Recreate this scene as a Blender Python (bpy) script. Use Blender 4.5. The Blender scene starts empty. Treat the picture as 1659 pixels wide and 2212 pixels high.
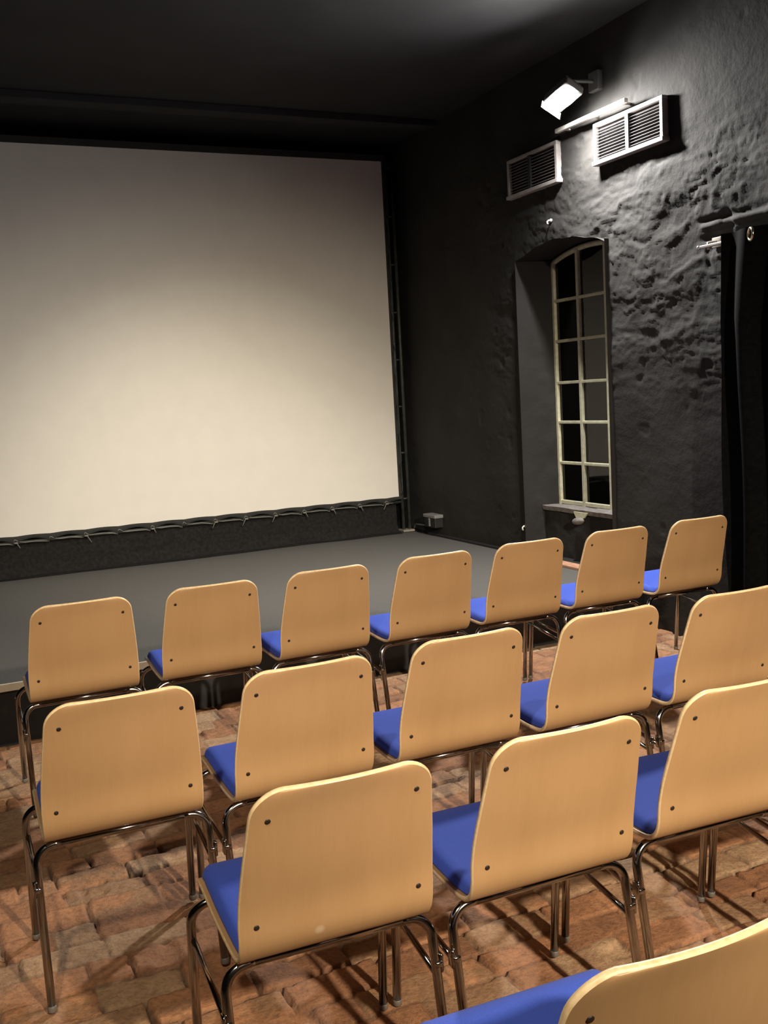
import bpy, bmesh, math, random
import numpy as np
from mathutils import Vector, Matrix

random.seed(7)
rng = np.random.default_rng(11)
scn = bpy.context.scene
COL = scn.collection
PI = math.pi

# ------------------------------------------------------------------ helpers
def link(o, parent=None):
    COL.objects.link(o)
    if parent is not None:
        o.parent = parent
    return o

def tag(o, label=None, cat=None, group=None, kind=None):
    if label: o['label'] = label
    if cat: o['category'] = cat
    if group: o['group'] = group
    if kind: o['kind'] = kind
    return o

def thing(name, label, cat, loc=(0, 0, 0), rz=0.0, group=None):
    o = bpy.data.objects.new(name, None)
    o.empty_display_size = 0.1
    o.location = loc
    o.rotation_euler = (0, 0, rz)
    link(o)
    return tag(o, label, cat, group)

def obj(name, bm, mats, parent=None, smooth=True):
    me = bpy.data.meshes.new(name)
    bmesh.ops.recalc_face_normals(bm, faces=bm.faces[:])
    bm.to_mesh(me)
    bm.free()
    for m in (mats if isinstance(mats, (list, tuple)) else [mats]):
        me.materials.append(m)
    if smooth:
        me.polygons.foreach_set('use_smooth', [True] * len(me.polygons))
    o = bpy.data.objects.new(name, me)
    return link(o, parent)

def np_mesh(name, co, faces, mats, parent=None, smooth=True):
    """co (n,3) float, faces (m,4) int"""
    me = bpy.data.meshes.new(name)
    me.vertices.add(len(co))
    me.vertices.foreach_set('co', np.asarray(co, dtype=np.float32).ravel())
    m = len(faces)
    me.loops.add(m * 4)
    me.loops.foreach_set('vertex_index', np.asarray(faces, dtype=np.int32).ravel())
    me.polygons.add(m)
    me.polygons.foreach_set('loop_start', np.arange(0, m * 4, 4, dtype=np.int32))
    me.polygons.foreach_set('use_smooth', np.full(m, smooth))
    me.update(calc_edges=True)
    me.validate()
    for mt in (mats if isinstance(mats, (list, tuple)) else [mats]):
        me.materials.append(mt)
    o = bpy.data.objects.new(name, me)
    return link(o, parent)

def box(bm, x0, x1, y0, y1, z0, z1, bev=0.0, mat=0):
    vs = [bm.verts.new((x, y, z)) for x in (x0, x1) for y in (y0, y1) for z in (z0, z1)]
    idx = [(0, 1, 3, 2), (4, 6, 7, 5), (0, 4, 5, 1), (2, 3, 7, 6), (0, 2, 6, 4), (1, 5, 7, 3)]
    fs = [bm.faces.new([vs[i] for i in f]) for f in idx]
    for f in fs: f.material_index = mat
    if bev > 0:
        bmesh.ops.recalc_face_normals(bm, faces=fs)
        es = list({e for f in fs for e in f.edges})
        bmesh.ops.bevel(bm, geom=es, offset=bev, segments=2, affect='EDGES', profile=0.5)
    return bm

def tube(bm, path, r, seg=12, cap=True, mat=0):
    pts = [Vector(p) for p in path]
    n = len(pts)
    tang = []
    for i in range(n):
        a = pts[max(i - 1, 0)]; b = pts[min(i + 1, n - 1)]
        tang.append((b - a).normalized())
    ref = Vector((0, 0, 1)) if abs(tang[0].z) < 0.9 else Vector((1, 0, 0))
    nrm = tang[0].cross(ref).normalized()
    rings = []
    for i in range(n):
        t = tang[i]
        nrm = (nrm - t * nrm.dot(t)).normalized()
        bn = t.cross(nrm)
        rr = r[i] if isinstance(r, (list, tuple)) else r
        rings.append([bm.verts.new(pts[i] + (nrm * math.cos(2 * PI * k / seg) + bn * math.sin(2 * PI * k / seg)) * rr) for k in range(seg)])
    for i in range(n - 1):
        for k in range(seg):
            f = bm.faces.new((rings[i][k], rings[i][(k + 1) % seg], rings[i + 1][(k + 1) % seg], rings[i + 1][k]))
            f.material_index = mat
    if cap:
        bm.faces.new(rings[0][::-1]).material_index = mat
        bm.faces.new(rings[-1]).material_index = mat
    return bm

def fillet(p0, p1, p2, r, n=8):
    """points of a rounded corner p0-p1-p2"""
    p0, p1, p2 = Vector(p0), Vector(p1), Vector(p2)
    a = (p0 - p1).normalized(); b = (p2 - p1).normalized()
    out = []
    s = p1 + a * r; e = p1 + b * r
    for i in range(n + 1):
        t = i / n
        out.append(s * (1 - t) ** 2 + p1 * 2 * t * (1 - t) + e * t ** 2)
    # blend the parabola toward a rounder arc
    c = s + e - p1
    rad = (s - c).length
    out2 = []
    for q in out:
        d = q - c
        out2.append(c + d.normalized() * rad * 0.75 + d * 0.25 if d.length > 1e-6 else q)
    out2[0], out2[-1] = s, e
    return out2

# value noise in numpy
def vnoise(x, y, seed):
    r = np.random.default_rng(seed).random((256, 256))
    xi = np.floor(x).astype(int); yi = np.floor(y).astype(int)
    xf = x - xi; yf = y - yi
    u = xf * xf * xf * (xf * (xf * 6 - 15) + 10); v = yf * yf * yf * (yf * (yf * 6 - 15) + 10)
    a = r[xi % 256, yi % 256]; b = r[(xi + 1) % 256, yi % 256]
    c = r[xi % 256, (yi + 1) % 256]; d = r[(xi + 1) % 256, (yi + 1) % 256]
    return (a * (1 - u) + b * u) * (1 - v) + (c * (1 - u) + d * u) * v

def fbm(x, y, seed, octv=4, gain=0.5):
    s = 0; a = 1; tot = 0
    for o in range(octv):
        s = s + a * vnoise(x * 2 ** o + 17.3 * o, y * 2 ** o + 9.1 * o, seed + o)
        tot += a; a *= gain
    return s / tot * 2 - 1

def sstep(a, b, x):
    t = np.clip((x - a) / (b - a), 0, 1)
    return t * t * (3 - 2 * t)

def srgb(r, g, b):
    f = lambda c: (c / 255 / 12.92) if c / 255 <= 0.04045 else ((c / 255 + 0.055) / 1.055) ** 2.4
    return (f(r), f(g), f(b), 1)

# ------------------------------------------------------------------ materials
class NT:
    def __init__(self, name):
        self.m = bpy.data.materials.new(name)
        self.m.use_nodes = True
        self.t = self.m.node_tree
        self.n = self.t.nodes
        self.p = self.n['Principled BSDF']
    def node(self, typ, **kw):
        nd = self.n.new(typ)
        for k, v in kw.items():
            if k.startswith('i_'):
                nd.inputs[int(k[2:]) if k[2:].isdigit() else k[2:].replace('_', ' ')].default_value = v
            else:
                setattr(nd, k, v)
        return nd
    def l(self, a, b):
        self.t.links.new(a, b)
    def set(self, **kw):
        for k, v in kw.items():
            self.p.inputs[k.replace('_', ' ')].default_value = v
        return self
    def ramp(self, fac, stops):
        r = self.n.new('ShaderNodeValToRGB')
        e = r.color_ramp.elements
        while len(e) < len(stops): e.new(0.5)
        for el, (pos, c) in zip(e, stops):
            el.position = pos; el.color = c
        self.l(fac, r.inputs[0])
        return r
    def bump(self, height, strength=0.3, dist=0.01):
        b = self.node('ShaderNodeBump')
        b.inputs['Strength'].default_value = strength
        b.inputs['Distance'].default_value = dist
        self.l(height, b.inputs['Height'])
        self.l(b.outputs[0], self.p.inputs['Normal'])
        return b

def plain(name, col, rough=0.5, metal=0.0, noise=0.0, scale=30, bump=0.0, spec=0.5):
    k = NT(name)
    k.set(Base_Color=col, Roughness=rough, Metallic=metal)
    k.p.inputs['Specular IOR Level'].default_value = spec
    if noise or bump:
        tc = k.node('ShaderNodeTexCoord')
        nz = k.node('ShaderNodeTexNoise'); nz.inputs['Scale'].default_value = scale; nz.inputs['Detail'].default_value = 5
        k.l(tc.outputs['Object'], nz.inputs['Vector'])
        if noise:
            lo = tuple(c * (1 - noise) for c in col[:3]) + (1,)
            hi = tuple(min(1, c * (1 + noise)) for c in col[:3]) + (1,)
            r = k.ramp(nz.outputs['Fac'], [(0.3, lo), (0.7, hi)])
            k.l(r.outputs[0], k.p.inputs['Base Color'])
        if bump:
            k.bump(nz.outputs['Fac'], bump, 0.004)
    return k.m

def make_beech(name, scuff=None):
    k = NT(name)
    tc = k.node('ShaderNodeTexCoord')
    mp = k.node('ShaderNodeMapping'); mp.inputs['Scale'].default_value = (60, 6, 5)
    k.l(tc.outputs['Object'], mp.inputs['Vector'])
    oi = k.node('ShaderNodeObjectInfo')
    add = k.node('ShaderNodeVectorMath', operation='ADD')
    sc = k.node('ShaderNodeMath', operation='MULTIPLY'); sc.inputs[1].default_value = 37.0
    k.l(oi.outputs['Random'], sc.inputs[0])
    k.l(mp.outputs[0], add.inputs[0]); k.l(sc.outputs[0], add.inputs[1])
    n1 = k.node('ShaderNodeTexNoise'); n1.inputs['Scale'].default_value = 1.0; n1.inputs['Detail'].default_value = 6; n1.inputs['Roughness'].default_value = 0.6
    k.l(add.outputs[0], n1.inputs['Vector'])
    mp2 = k.node('ShaderNodeMapping'); mp2.inputs['Scale'].default_value = (300, 30, 28)
    k.l(tc.outputs['Object'], mp2.inputs['Vector'])
    n2 = k.node('ShaderNodeTexNoise'); n2.inputs['Scale'].default_value = 1.0; n2.inputs['Detail'].default_value = 2
    k.l(mp2.outputs[0], n2.inputs['Vector'])
    mp3 = k.node('ShaderNodeMapping'); mp3.inputs['Scale'].default_value = (9, 1, 0.8)
    k.l(tc.outputs['Object'], mp3.inputs['Vector'])
    add3 = k.node('ShaderNodeVectorMath', operation='ADD')
    k.l(mp3.outputs[0], add3.inputs[0]); k.l(sc.outputs[0], add3.inputs[1])
    n3 = k.node('ShaderNodeTexNoise'); n3.inputs['Scale'].default_value = 1.0; n3.inputs['Detail'].default_value = 1
    k.l(add3.outputs[0], n3.inputs['Vector'])
    m1 = k.node('ShaderNodeMath', operation='MULTIPLY_ADD'); m1.inputs[1].default_value = 0.28
    k.l(n1.outputs['Fac'], m1.inputs[0])
    m2 = k.node('ShaderNodeMath', operation='MULTIPLY'); m2.inputs[1].default_value = 0.25
    k.l(n2.outputs['Fac'], m2.inputs[0]); k.l(m2.outputs[0], m1.inputs[2])
    m3 = k.node('ShaderNodeMath', operation='MULTIPLY_ADD'); m3.inputs[1].default_value = 0.4
    k.l(n3.outputs['Fac'], m3.inputs[0]); k.l(m1.outputs[0], m3.inputs[2])
    r = k.ramp(m3.outputs[0], [(0.25, (0.395, 0.230, 0.103, 1)), (0.47, (0.43, 0.256, 0.119, 1)), (0.72, (0.46, 0.280, 0.134, 1))])
    src = r.outputs[0]
    if scuff:
        dist = k.node('ShaderNodeVectorMath', operation='DISTANCE'); dist.inputs[1].default_value = scuff
        k.l(tc.outputs['Object'], dist.inputs[0])
        mr = k.node('ShaderNodeMapRange'); mr.inputs['From Min'].default_value = 0.004; mr.inputs['From Max'].default_value = 0.016
        mr.inputs['To Min'].default_value = 0.7; mr.inputs['To Max'].default_value = 0.0
        k.l(dist.outputs['Value'], mr.inputs['Value'])
        mx = k.node('ShaderNodeMix', data_type='RGBA')
        k.l(mr.outputs[0], mx.inputs['Factor']); k.l(src, mx.inputs[6]); mx.inputs[7].default_value = (0.75, 0.66, 0.52, 1)
        src = mx.outputs[2]
    k.l(src, k.p.inputs['Base Color'])
    k.set(Roughness=0.42, Coat_Weight=0.25, Coat_Roughness=0.3)
    k.bump(n2.outputs['Fac'], 0.04, 0.002)
    return k.m

def make_ply_edge():
    k = NT('plywood_edge')
    tc = k.node('ShaderNodeTexCoord')
    nz = k.node('ShaderNodeTexNoise'); nz.inputs['Scale'].default_value = 90
    k.l(tc.outputs['Object'], nz.inputs['Vector'])
    r = k.ramp(nz.outputs['Fac'], [(0.3, (0.70, 0.50, 0.26, 1)), (0.7, (0.85, 0.66, 0.40, 1))])
    k.l(r.outputs[0], k.p.inputs['Base Color'])
    k.set(Roughness=0.4)
    return k.m

def make_fabric():
    k = NT('blue_wool_fabric')
    tc = k.node('ShaderNodeTexCoord')
    nz = k.node('ShaderNodeTexNoise'); nz.inputs['Scale'].default_value = 500; nz.inputs['Detail'].default_value = 3
    k.l(tc.outputs['Object'], nz.inputs['Vector'])
    r = k.ramp(nz.outputs['Fac'], [(0.25, (0.034, 0.082, 0.50, 1)), (0.75, (0.054, 0.122, 0.70, 1))])
    k.l(r.outputs[0], k.p.inputs['Base Color'])
    k.set(Roughness=0.9, Sheen_Weight=0.05)
    k.bump(nz.outputs['Fac'], 0.25, 0.002)
    return k.m

def make_floor_mat():
    k = NT('old_brick_paving')
    at = k.node('ShaderNodeAttribute', attribute_name='brick')
    sep = k.node('ShaderNodeSeparateColor')
    k.l(at.outputs['Color'], sep.inputs[0])
    tc = k.node('ShaderNodeTexCoord')
    n1 = k.node('ShaderNodeTexNoise'); n1.inputs['Scale'].default_value = 9; n1.inputs['Detail'].default_value = 8; n1.inputs['Roughness'].default_value = 0.65
    k.l(tc.outputs['Object'], n1.inputs['Vector'])
    n2 = k.node('ShaderNodeTexNoise'); n2.inputs['Scale'].default_value = 70; n2.inputs['Detail'].default_value = 6; n2.inputs['Roughness'].default_value = 0.7
    k.l(tc.outputs['Object'], n2.inputs['Vector'])
    # brick tone: per-brick value plus mottling
    ma = k.node('ShaderNodeMath', operation='MULTIPLY_ADD'); ma.inputs[1].default_value = 1.1
    sub = k.node('ShaderNodeMath', operation='SUBTRACT'); sub.inputs[1].default_value = 0.5
    k.l(n1.outputs['Fac'], sub.inputs[0]); k.l(sub.outputs[0], ma.inputs[0]); k.l(sep.outputs[0], ma.inputs[2])
    r = k.ramp(ma.outputs[0], [(0.0, (0.25, 0.120, 0.062, 1)), (0.25, (0.36, 0.170, 0.082, 1)), (0.45, (0.46, 0.22, 0.105, 1)),
                               (0.60, (0.34, 0.190, 0.100, 1)), (0.80, (0.38, 0.225, 0.125, 1)), (1.0, (0.48, 0.31, 0.18, 1))])
    # fine dirt
    dr = k.ramp(n2.outputs['Fac'], [(0.30, (0.45, 0.42, 0.40, 1)), (0.55, (1, 1, 1, 1)), (0.80, (1.18, 1.14, 1.1, 1))])
    mx = k.node('ShaderNodeMix', data_type='RGBA', blend_type='MULTIPLY'); mx.inputs['Factor'].default_value = 0.75
    k.l(r.outputs[0], mx.inputs[6]); k.l(dr.outputs[0], mx.inputs[7])
    mj = k.node('ShaderNodeMix', data_type='RGBA')
    k.l(sep.outputs[1], mj.inputs['Factor']); k.l(mx.outputs[2], mj.inputs[6]); mj.inputs[7].default_value = (0.07, 0.040, 0.025, 1)
    k.l(mj.outputs[2], k.p.inputs['Base Color'])
    k.set(Roughness=0.8)
    k.bump(n2.outputs['Fac'], 0.8, 0.008)
    return k.m

def make_black_wall(name, c0, c1, bump=0.5, scale=25):
    k = NT(name)
    tc = k.node('ShaderNodeTexCoord')
    n1 = k.node('ShaderNodeTexNoise'); n1.inputs['Scale'].default_value = scale; n1.inputs['Detail'].default_value = 8; n1.inputs['Roughness'].default_value = 0.6
    k.l(tc.outputs['Object'], n1.inputs['Vector'])
    n2 = k.node('ShaderNodeTexNoise'); n2.inputs['Scale'].default_value = 3; n2.inputs['Detail'].default_value = 3
    k.l(tc.outputs['Object'], n2.inputs['Vector'])
    r = k.ramp(n2.outputs['Fac'], [(0.3, c0), (0.7, c1)])
    k.l(r.outputs[0], k.p.inputs['Base Color'])
    k.set(Roughness=0.85)
    k.p.inputs['Specular IOR Level'].default_value = 0.22
    k.bump(n1.outputs['Fac'], bump, 0.006)
    return k.m

M = {}
M['beech'] = make_beech('beech_plywood')
M['beech_scuffed'] = make_beech('scuffed_beech_plywood', scuff=(-0.045, -0.002, 0.487))
M['edge'] = make_ply_edge()
M['fabric'] = make_fabric()
M['chrome'] = plain('chrome_tube', (0.38, 0.365, 0.35, 1), rough=0.14, metal=1.0)
M['screw'] = plain('dark_screw_head', (0.02, 0.012, 0.008, 1), rough=0.5, metal=0.0)
M['foot'] = plain('grey_plastic_foot', (0.16, 0.14, 0.12, 1), rough=0.4)
M['floor'] = make_floor_mat()
M['wall'] = make_black_wall('black_painted_masonry', (0.024, 0.0228, 0.0218, 1), (0.033, 0.0313, 0.030, 1), 0.5, 34)
M['wall_flat'] = make_black_wall('black_painted_plaster', (0.018, 0.018, 0.018, 1), (0.028, 0.028, 0.028, 1), 0.2)
M['ceiling'] = make_black_wall('black_ceiling_paint', (0.022, 0.022, 0.0235, 1), (0.028, 0.028, 0.030, 1), 0.1)
M['carpet'] = plain('grey_stage_carpet', (0.098, 0.094, 0.087, 1), rough=0.95, noise=0.25, scale=260, bump=0.4)
M['stage_black'] = plain('black_stage_fascia', (0.022, 0.022, 0.023, 1), rough=0.8, noise=0.3, scale=12)
M['alu'] = plain('cream_edge_strip', (0.80, 0.74, 0.60, 1), rough=0.45, noise=0.1, scale=15)
M['screen'] = plain('matt_projection_cloth', (0.82, 0.785, 0.72, 1), rough=0.95, noise=0.02, scale=6)
M['blackcloth'] = plain('black_molton_cloth', (0.020, 0.019, 0.019, 1), rough=0.95, noise=0.3, scale=40, bump=0.3, spec=0.1)
M['curtain'] = plain('black_curtain_velvet', (0.004, 0.004, 0.0042, 1), rough=1.0, noise=0.3, scale=40, bump=0.3, spec=0.05)
M['hem'] = plain('black_hem_webbing', (0.028, 0.027, 0.026, 1), rough=0.8, noise=0.2, scale=30)
M['cord'] = plain('grey_lacing_cord', (0.22, 0.21, 0.19, 1), rough=0.7)
M['pole'] = plain('dark_painted_steel', (0.045, 0.052, 0.046, 1), rough=0.45, noise=0.3, scale=20)
M['steel'] = plain('worn_grey_steel', (0.35, 0.31, 0.27, 1), rough=0.5, metal=0.3, noise=0.2, scale=30)
M['vent'] = plain('pale_grey_vent_paint', (0.34, 0.31, 0.30, 1), rough=0.5, noise=0.15, scale=25)
M['ventdark'] = plain('dark_vent_cavity', (0.012, 0.010, 0.012, 1), rough=0.9)
M['ventmull'] = plain('dark_vent_mullion', (0.012, 0.011, 0.014, 1), rough=0.6)
M['cream'] = plain('cream_window_paint', (0.55, 0.53, 0.38, 1), rough=0.5, noise=0.15, scale=30)
M['sill'] = plain('dusty_grey_sill', (0.20, 0.18, 0.17, 1), rough=0.85, noise=0.3, scale=25, bump=0.4)
M['outside'] = plain('grey_board', (0.16, 0.15, 0.14, 1), rough=0.8, noise=0.15, scale=6)
M['night'] = plain('unlit_dark', (0.008, 0.008, 0.012, 1), rough=0.9)
M['plank'] = plain('pinkish_bare_wood', (0.50, 0.27, 0.17, 1), rough=0.7, noise=0.2, scale=22, bump=0.3)
M['rail'] = plain('white_painted_rail', (0.55, 0.53, 0.48, 1), rough=0.5, noise=0.1, scale=15)
M['lampbody'] = plain('grey_lamp_housing', (0.12, 0.12, 0.12, 1), rough=0.4)
M['socket'] = plain('grey_plastic_socket', (0.22, 0.22, 0.22, 1), rough=0.5)
M['darkbox'] = plain('black_plastic', (0.015, 0.015, 0.015, 1), rough=0.6)
M['cable'] = plain('grey_cable_sleeve', (0.10, 0.10, 0.10, 1), rough=0.6)
M['brightrod'] = plain('polished_rod', (0.85, 0.80, 0.80, 1), rough=0.25, metal=0.9)
M['brass'] = plain('brassy_ring', (0.75, 0.66, 0.48, 1), rough=0.25, metal=1.0)
M['fleck'] = plain('white_hook_paint', (0.75, 0.75, 0.72, 1), rough=0.4)

kg = NT('window_glass')
out = kg.n['Material Output']
tr = kg.node('ShaderNodeBsdfTransparent'); tr.inputs[0].default_value = (0.85, 0.88, 0.86, 1)
gl = kg.node('ShaderNodeBsdfGlossy'); gl.inputs['Roughness'].default_value = 0.03
fr = kg.node('ShaderNodeFresnel'); fr.inputs[0].default_value = 1.45
mxs = kg.node('ShaderNodeMixShader')
fm = kg.node('ShaderNodeMath', operation='MULTIPLY'); fm.inputs[1].default_value = 1.0
kg.l(fr.outputs[0], fm.inputs[0]); kg.l(fm.outputs[0], mxs.inputs[0]); kg.l(tr.outputs[0], mxs.inputs[1]); kg.l(gl.outputs[0], mxs.inputs[2])
kg.l(mxs.outputs[0], out.inputs['Surface'])
kg.n.remove(kg.p)
M['glass'] = kg.m

ke = NT('lamp_lens_glow')
ke.set(Base_Color=(0.9, 0.9, 0.9, 1))
ke.p.inputs['Emission Color'].default_value = (1.0, 0.97, 0.93, 1)
ke.p.inputs['Emission Strength'].default_value = 2700
M['lens'] = ke.m

# ------------------------------------------------------------------ camera (fitted to the photograph)
cam = bpy.data.cameras.new('camera')
cam.sensor_fit = 'VERTICAL'
cam.sensor_height = 36.0
cam.sensor_width = 27.0
cam.lens = 2169.44 / 2212 * 36.0
cam.clip_start = 0.05
cam.clip_end = 60
co = bpy.data.objects.new('camera', cam)
COL.objects.link(co)
R = Matrix(((0.9034067092, 0.0990385428, -0.4171902261),
            (-0.4251750356, 0.0809260102, -0.9014860897),
            (-0.0555203282, 0.9917874510, 0.1152178165)))
co.matrix_world = Matrix.Translation((0, 0, 1.54912)) @ R.to_4x4()
scn.camera = co

# ------------------------------------------------------------------ the setting
WX = 4.12          # right wall plane
ZC = 3.75          # ceiling height
ZS = 0.295         # stage height
YB = 8.95          # back wall
YF = -5.5          # wall behind the camera
XL = -5.5

# --- brick floor: height field with every brick laid in courses across the room
def build_floor():
    xs = np.concatenate([[XL, -4.0, -3.0, -2.2], np.arange(-1.6, 4.16, 0.008), [4.2]])
    ys = np.concatenate([[YF, -4.0, -2.5, -1.2, -0.6], np.arange(-0.2, 5.04, 0.008), [5.2]])
    X, Y = np.meshgrid(xs, ys, indexing='ij')
    Xw = X + 0.008 * fbm(X * 3.1 + 40, Y * 3.1 + 40, 3, 3) + 0.006 * fbm(X * 14 + 60, Y * 14 + 60, 31, 2)
    Yw = Y + 0.013 * fbm(X * 2.3 + 40, Y * 2.3 + 40, 5, 3) + 0.007 * fbm(X * 16 + 60, Y * 16 + 60, 51, 2)
    ce = [YF - 1]
    while ce[-1] < 7: ce.append(ce[-1] + random.uniform(0.112, 0.138))
    ce = np.array(ce)
    ci = np.clip(np.searchsorted(ce, Yw) - 1, 0, len(ce) - 2)
    dy = np.minimum(Yw - ce[ci], ce[ci + 1] - Yw)
    bid = np.zeros(X.shape, int); dx = np.zeros(X.shape); fx = np.zeros(X.shape)
    base = 0
    for c in range(len(ce) - 1):
        mk = ci == c
        be = [XL - 1 - random.random() * 0.3]
        while be[-1] < 5:
            be.append(be[-1] + (random.uniform(0.225, 0.285) if random.random() > 0.16 else random.uniform(0.11, 0.16)))
        be = np.array(be)
        if mk.any():
            xx = Xw[mk]
            bi = np.clip(np.searchsorted(be, xx) - 1, 0, len(be) - 2)
            dx[mk] = np.minimum(xx - be[bi], be[bi + 1] - xx)
            fx[mk] = (xx - be[bi]) / (be[bi + 1] - be[bi]) - 0.5
            bid[mk] = base + bi
        base += len(be)
    fy = (Yw - ce[ci]) / (ce[ci + 1] - ce[ci]) - 0.5
    g = np.random.default_rng(5)
    tone = g.random(base + 5); off = g.normal(0, 1, base + 5); tx = g.normal(0, 1, base + 5); ty = g.normal(0, 1, base + 5)
    wear = g.random(base + 5)
    rough = fbm(X * 22 + 80, Y * 22 + 80, 77, 4)
    big = fbm(X * 5 + 20, Y * 5 + 20, 99, 3)
    # chipped arrises: distance to the edge is eaten by noise
    dd = np.minimum(dx, dy) + 0.0045 * rough + 0.001
    # rounded corners
    cr = np.sqrt(np.maximum(0.014 - dx, 0) ** 2 + np.maximum(0.014 - dy, 0) ** 2)
    dd = np.minimum(dd, 0.014 - cr + 0.004 * rough)
    jointfill = sstep(-0.35, 0.25, fbm(X * 4 + 11, Y * 4 + 33, 123, 3))      # some joints are full, some open
    depth = 0.005 + 0.021 * jointfill
    edge = sstep(0.0005, 0.007, dd)
    z = -depth * (1 - edge)
    z = z + edge * (0.0022 * off[bid] + 0.006 * tx[bid] * fx * 0.8 + 0.005 * ty[bid] * fy)
    z = z + 0.0028 * rough * (0.5 + wear[bid]) + 0.003 * big
    z = z - 0.010 * sstep(0.35, 0.62, fbm(X * 8 + 3, Y * 8 + 70, 200, 3)) * (wear[bid] > 0.5)
    z = np.minimum(z - 0.004, 0.0035)
    nx, ny = X.shape
    idx = np.arange(nx * ny).reshape(nx, ny)
    faces = np.stack([idx[:-1, :-1], idx[1:, :-1], idx[1:, 1:], idx[:-1, 1:]], -1).reshape(-1, 4)
    o = np_mesh('floor', np.stack([X, Y, z], -1).reshape(-1, 3), faces, M['floor'])
    a = o.data.color_attributes.new('brick', 'FLOAT_COLOR', 'POINT')
    mask = (1 - sstep(0.0005, 0.008, dd)) * (0.45 + 0.45 * jointfill)
    colr = np.stack([tone[bid], mask, wear[bid], np.ones_like(X)], -1).astype(np.float32)
    a.data.foreach_set('color', colr.ravel())
    tag(o, kind='structure')
    return o
build_floor()

def arch(y):
    return 2.455 + 0.085 * (1 - ((y - 5.835) / 0.505) ** 2)

# --- right wall: rough plastered masonry with the arched window opening
YJ0, YJ1 = 5.295, 6.34
def build_right_wall():
    ys = np.concatenate([[YF, -3, -1, 0.5, 1.5, 2.4, 3.0, 3.4], np.arange(3.6, YJ0 - 0.005, 0.011), [YJ0],
                         np.arange(YJ0 + 0.01, YJ1 - 0.005, 0.01), [YJ1], np.arange(YJ1 + 0.011, 7.2, 0.011), np.arange(7.2, YB, 0.03), [YB]])
    zs = np.concatenate([[-0.05, 0.0, 0.15, ZS], np.arange(ZS + 0.012, ZC, 0.0115), [ZC]])
    Yg, Zg = np.meshgrid(ys, zs, indexing='ij')
    Yg = Yg.copy(); Zg = Zg.copy()
    nx, ny = Yg.shape
    inside_col = (ys > YJ0 - 1e-6) & (ys < YJ1 + 1e-6)
    topi = np.zeros(nx, int)
    for i in np.where(inside_col)[0]:
        a = arch(ys[i]) + 0.006 * math.sin(ys[i] * 19) * math.sin(ys[i] * 7.3)
        j = int(np.argmin(np.abs(zs - a)))
        Zg[i, j] = a
        topi[i] = j
    w = 60 + Yg; v = 60 + Zg
    lf = fbm(w * 1.6, v * 1.9, 301, 4)
    wy = w + 0.10 * fbm(w * 2.2, v * 2.2, 411, 3); wz = v + 0.07 * fbm(w * 2.5, v * 2.5, 421, 3)
    stones = fbm(wy * 3.4, wz * 6.0, 311, 3, 0.45)
    torn = fbm(wy * 2.3, wz * 5.2, 321, 6, 0.58)
    steps = 0.6 * sstep(-0.02, 0.03, torn) + 0.5 * sstep(0.17, 0.21, torn) + 0.5 * sstep(-0.22, -0.18, torn)
    ridg = 1 - np.abs(fbm(wy * 3.6, wz * 8.5, 331, 4))
    fine = fbm(w * 26, v * 30, 351, 4)
    rough = 0.14 + 0.86 * sstep(1.30, 2.05, Zg + 0.25 * lf) * sstep(7.4, 6.2, Yg)
    rough = rough * (1 - 0.85 * sstep(3.15, 3.3, Zg)) * (1 - 0.8 * sstep(2.70, 3.05, Zg) * sstep(5.2, 4.6, Yg))
    h = 0.010 * lf + rough * (0.0085 * stones + 0.0085 * steps + 0.0055 * (ridg ** 4)) + 0.0012 * fine * (0.4 + rough)
    # pock marks in the plaster
    pk = fbm(w * 7, v * 8, 361, 2)
    h = h - 0.009 * sstep(0.56, 0.72, pk) * (0.35 + 0.65 * rough)
    # long stone ledge over the door head
    led = sstep(4.50, 4.44, Yg) * sstep(3.9, 4.0, Yg)
    h = h + led * 0.012 * sstep(2.365, 2.375, Zg) * sstep(2.405, 2.395, Zg)
    h = h - led * 0.010 * sstep(2.405, 2.41, Zg) * sstep(2.45, 2.42, Zg)
    h = h - led * 0.012 * sstep(2.30, 2.31, Zg) * sstep(2.345, 2.335, Zg)
    h = np.clip(h - 0.012, -0.04, 0.034)
    Xg = WX - h
    # crisp arrises at the opening
    for i in range(nx):
        if inside_col[i]:
            Xg[i, max(topi[i] - 1, 0):topi[i] + 1] = np.maximum(Xg[i, max(topi[i] - 1, 0):topi[i] + 1], WX - 0.012)
    idx = np.arange(nx * ny).reshape(nx, ny)
    keep = np.ones((nx - 1, ny - 1), bool)
    for i in range(nx - 1):
        yc = 0.5 * (ys[i] + ys[i + 1])
        if YJ0 < yc < YJ1:
            t = min(topi[i], topi[i + 1]) if topi[i] and topi[i + 1] else max(topi[i], topi[i + 1])
            j0 = int(np.argmin(np.abs(zs - ZS)))
            for j in range(j0, ny - 1):
                if j < topi[i] and j < topi[i + 1]:
                    keep[i, j] = False
    q = np.stack([idx[:-1, :-1], idx[1:, :-1], idx[1:, 1:], idx[:-1, 1:]], -1)[keep]
    o = np_mesh('wall_right', np.stack([Xg, Yg, Zg], -1).reshape(-1, 3), q, M['wall'])
    tag(o, kind='structure')
    # reveals of the opening (jambs, soffit, parapet)
    bm = bmesh.new()
    def sheet(fn, us, vs):
        g = [[bm.verts.new(fn(u, v)) for v in vs] for u in us]
        for i in range(len(us) - 1):
            for j in range(len(vs) - 1):
                bm.faces.new((g[i][j], g[i + 1][j], g[i + 1][j + 1], g[i][j + 1]))
    def nz(a, b, s): return float(fbm(np.array(a * 9.0 + 50), np.array(b * 9.0 + 50), s, 3)) * 0.007
    xsr = np.linspace(WX - 0.025, 4.62, 34); zsr = np.linspace(ZS - 0.01, 2.46, 130)
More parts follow.
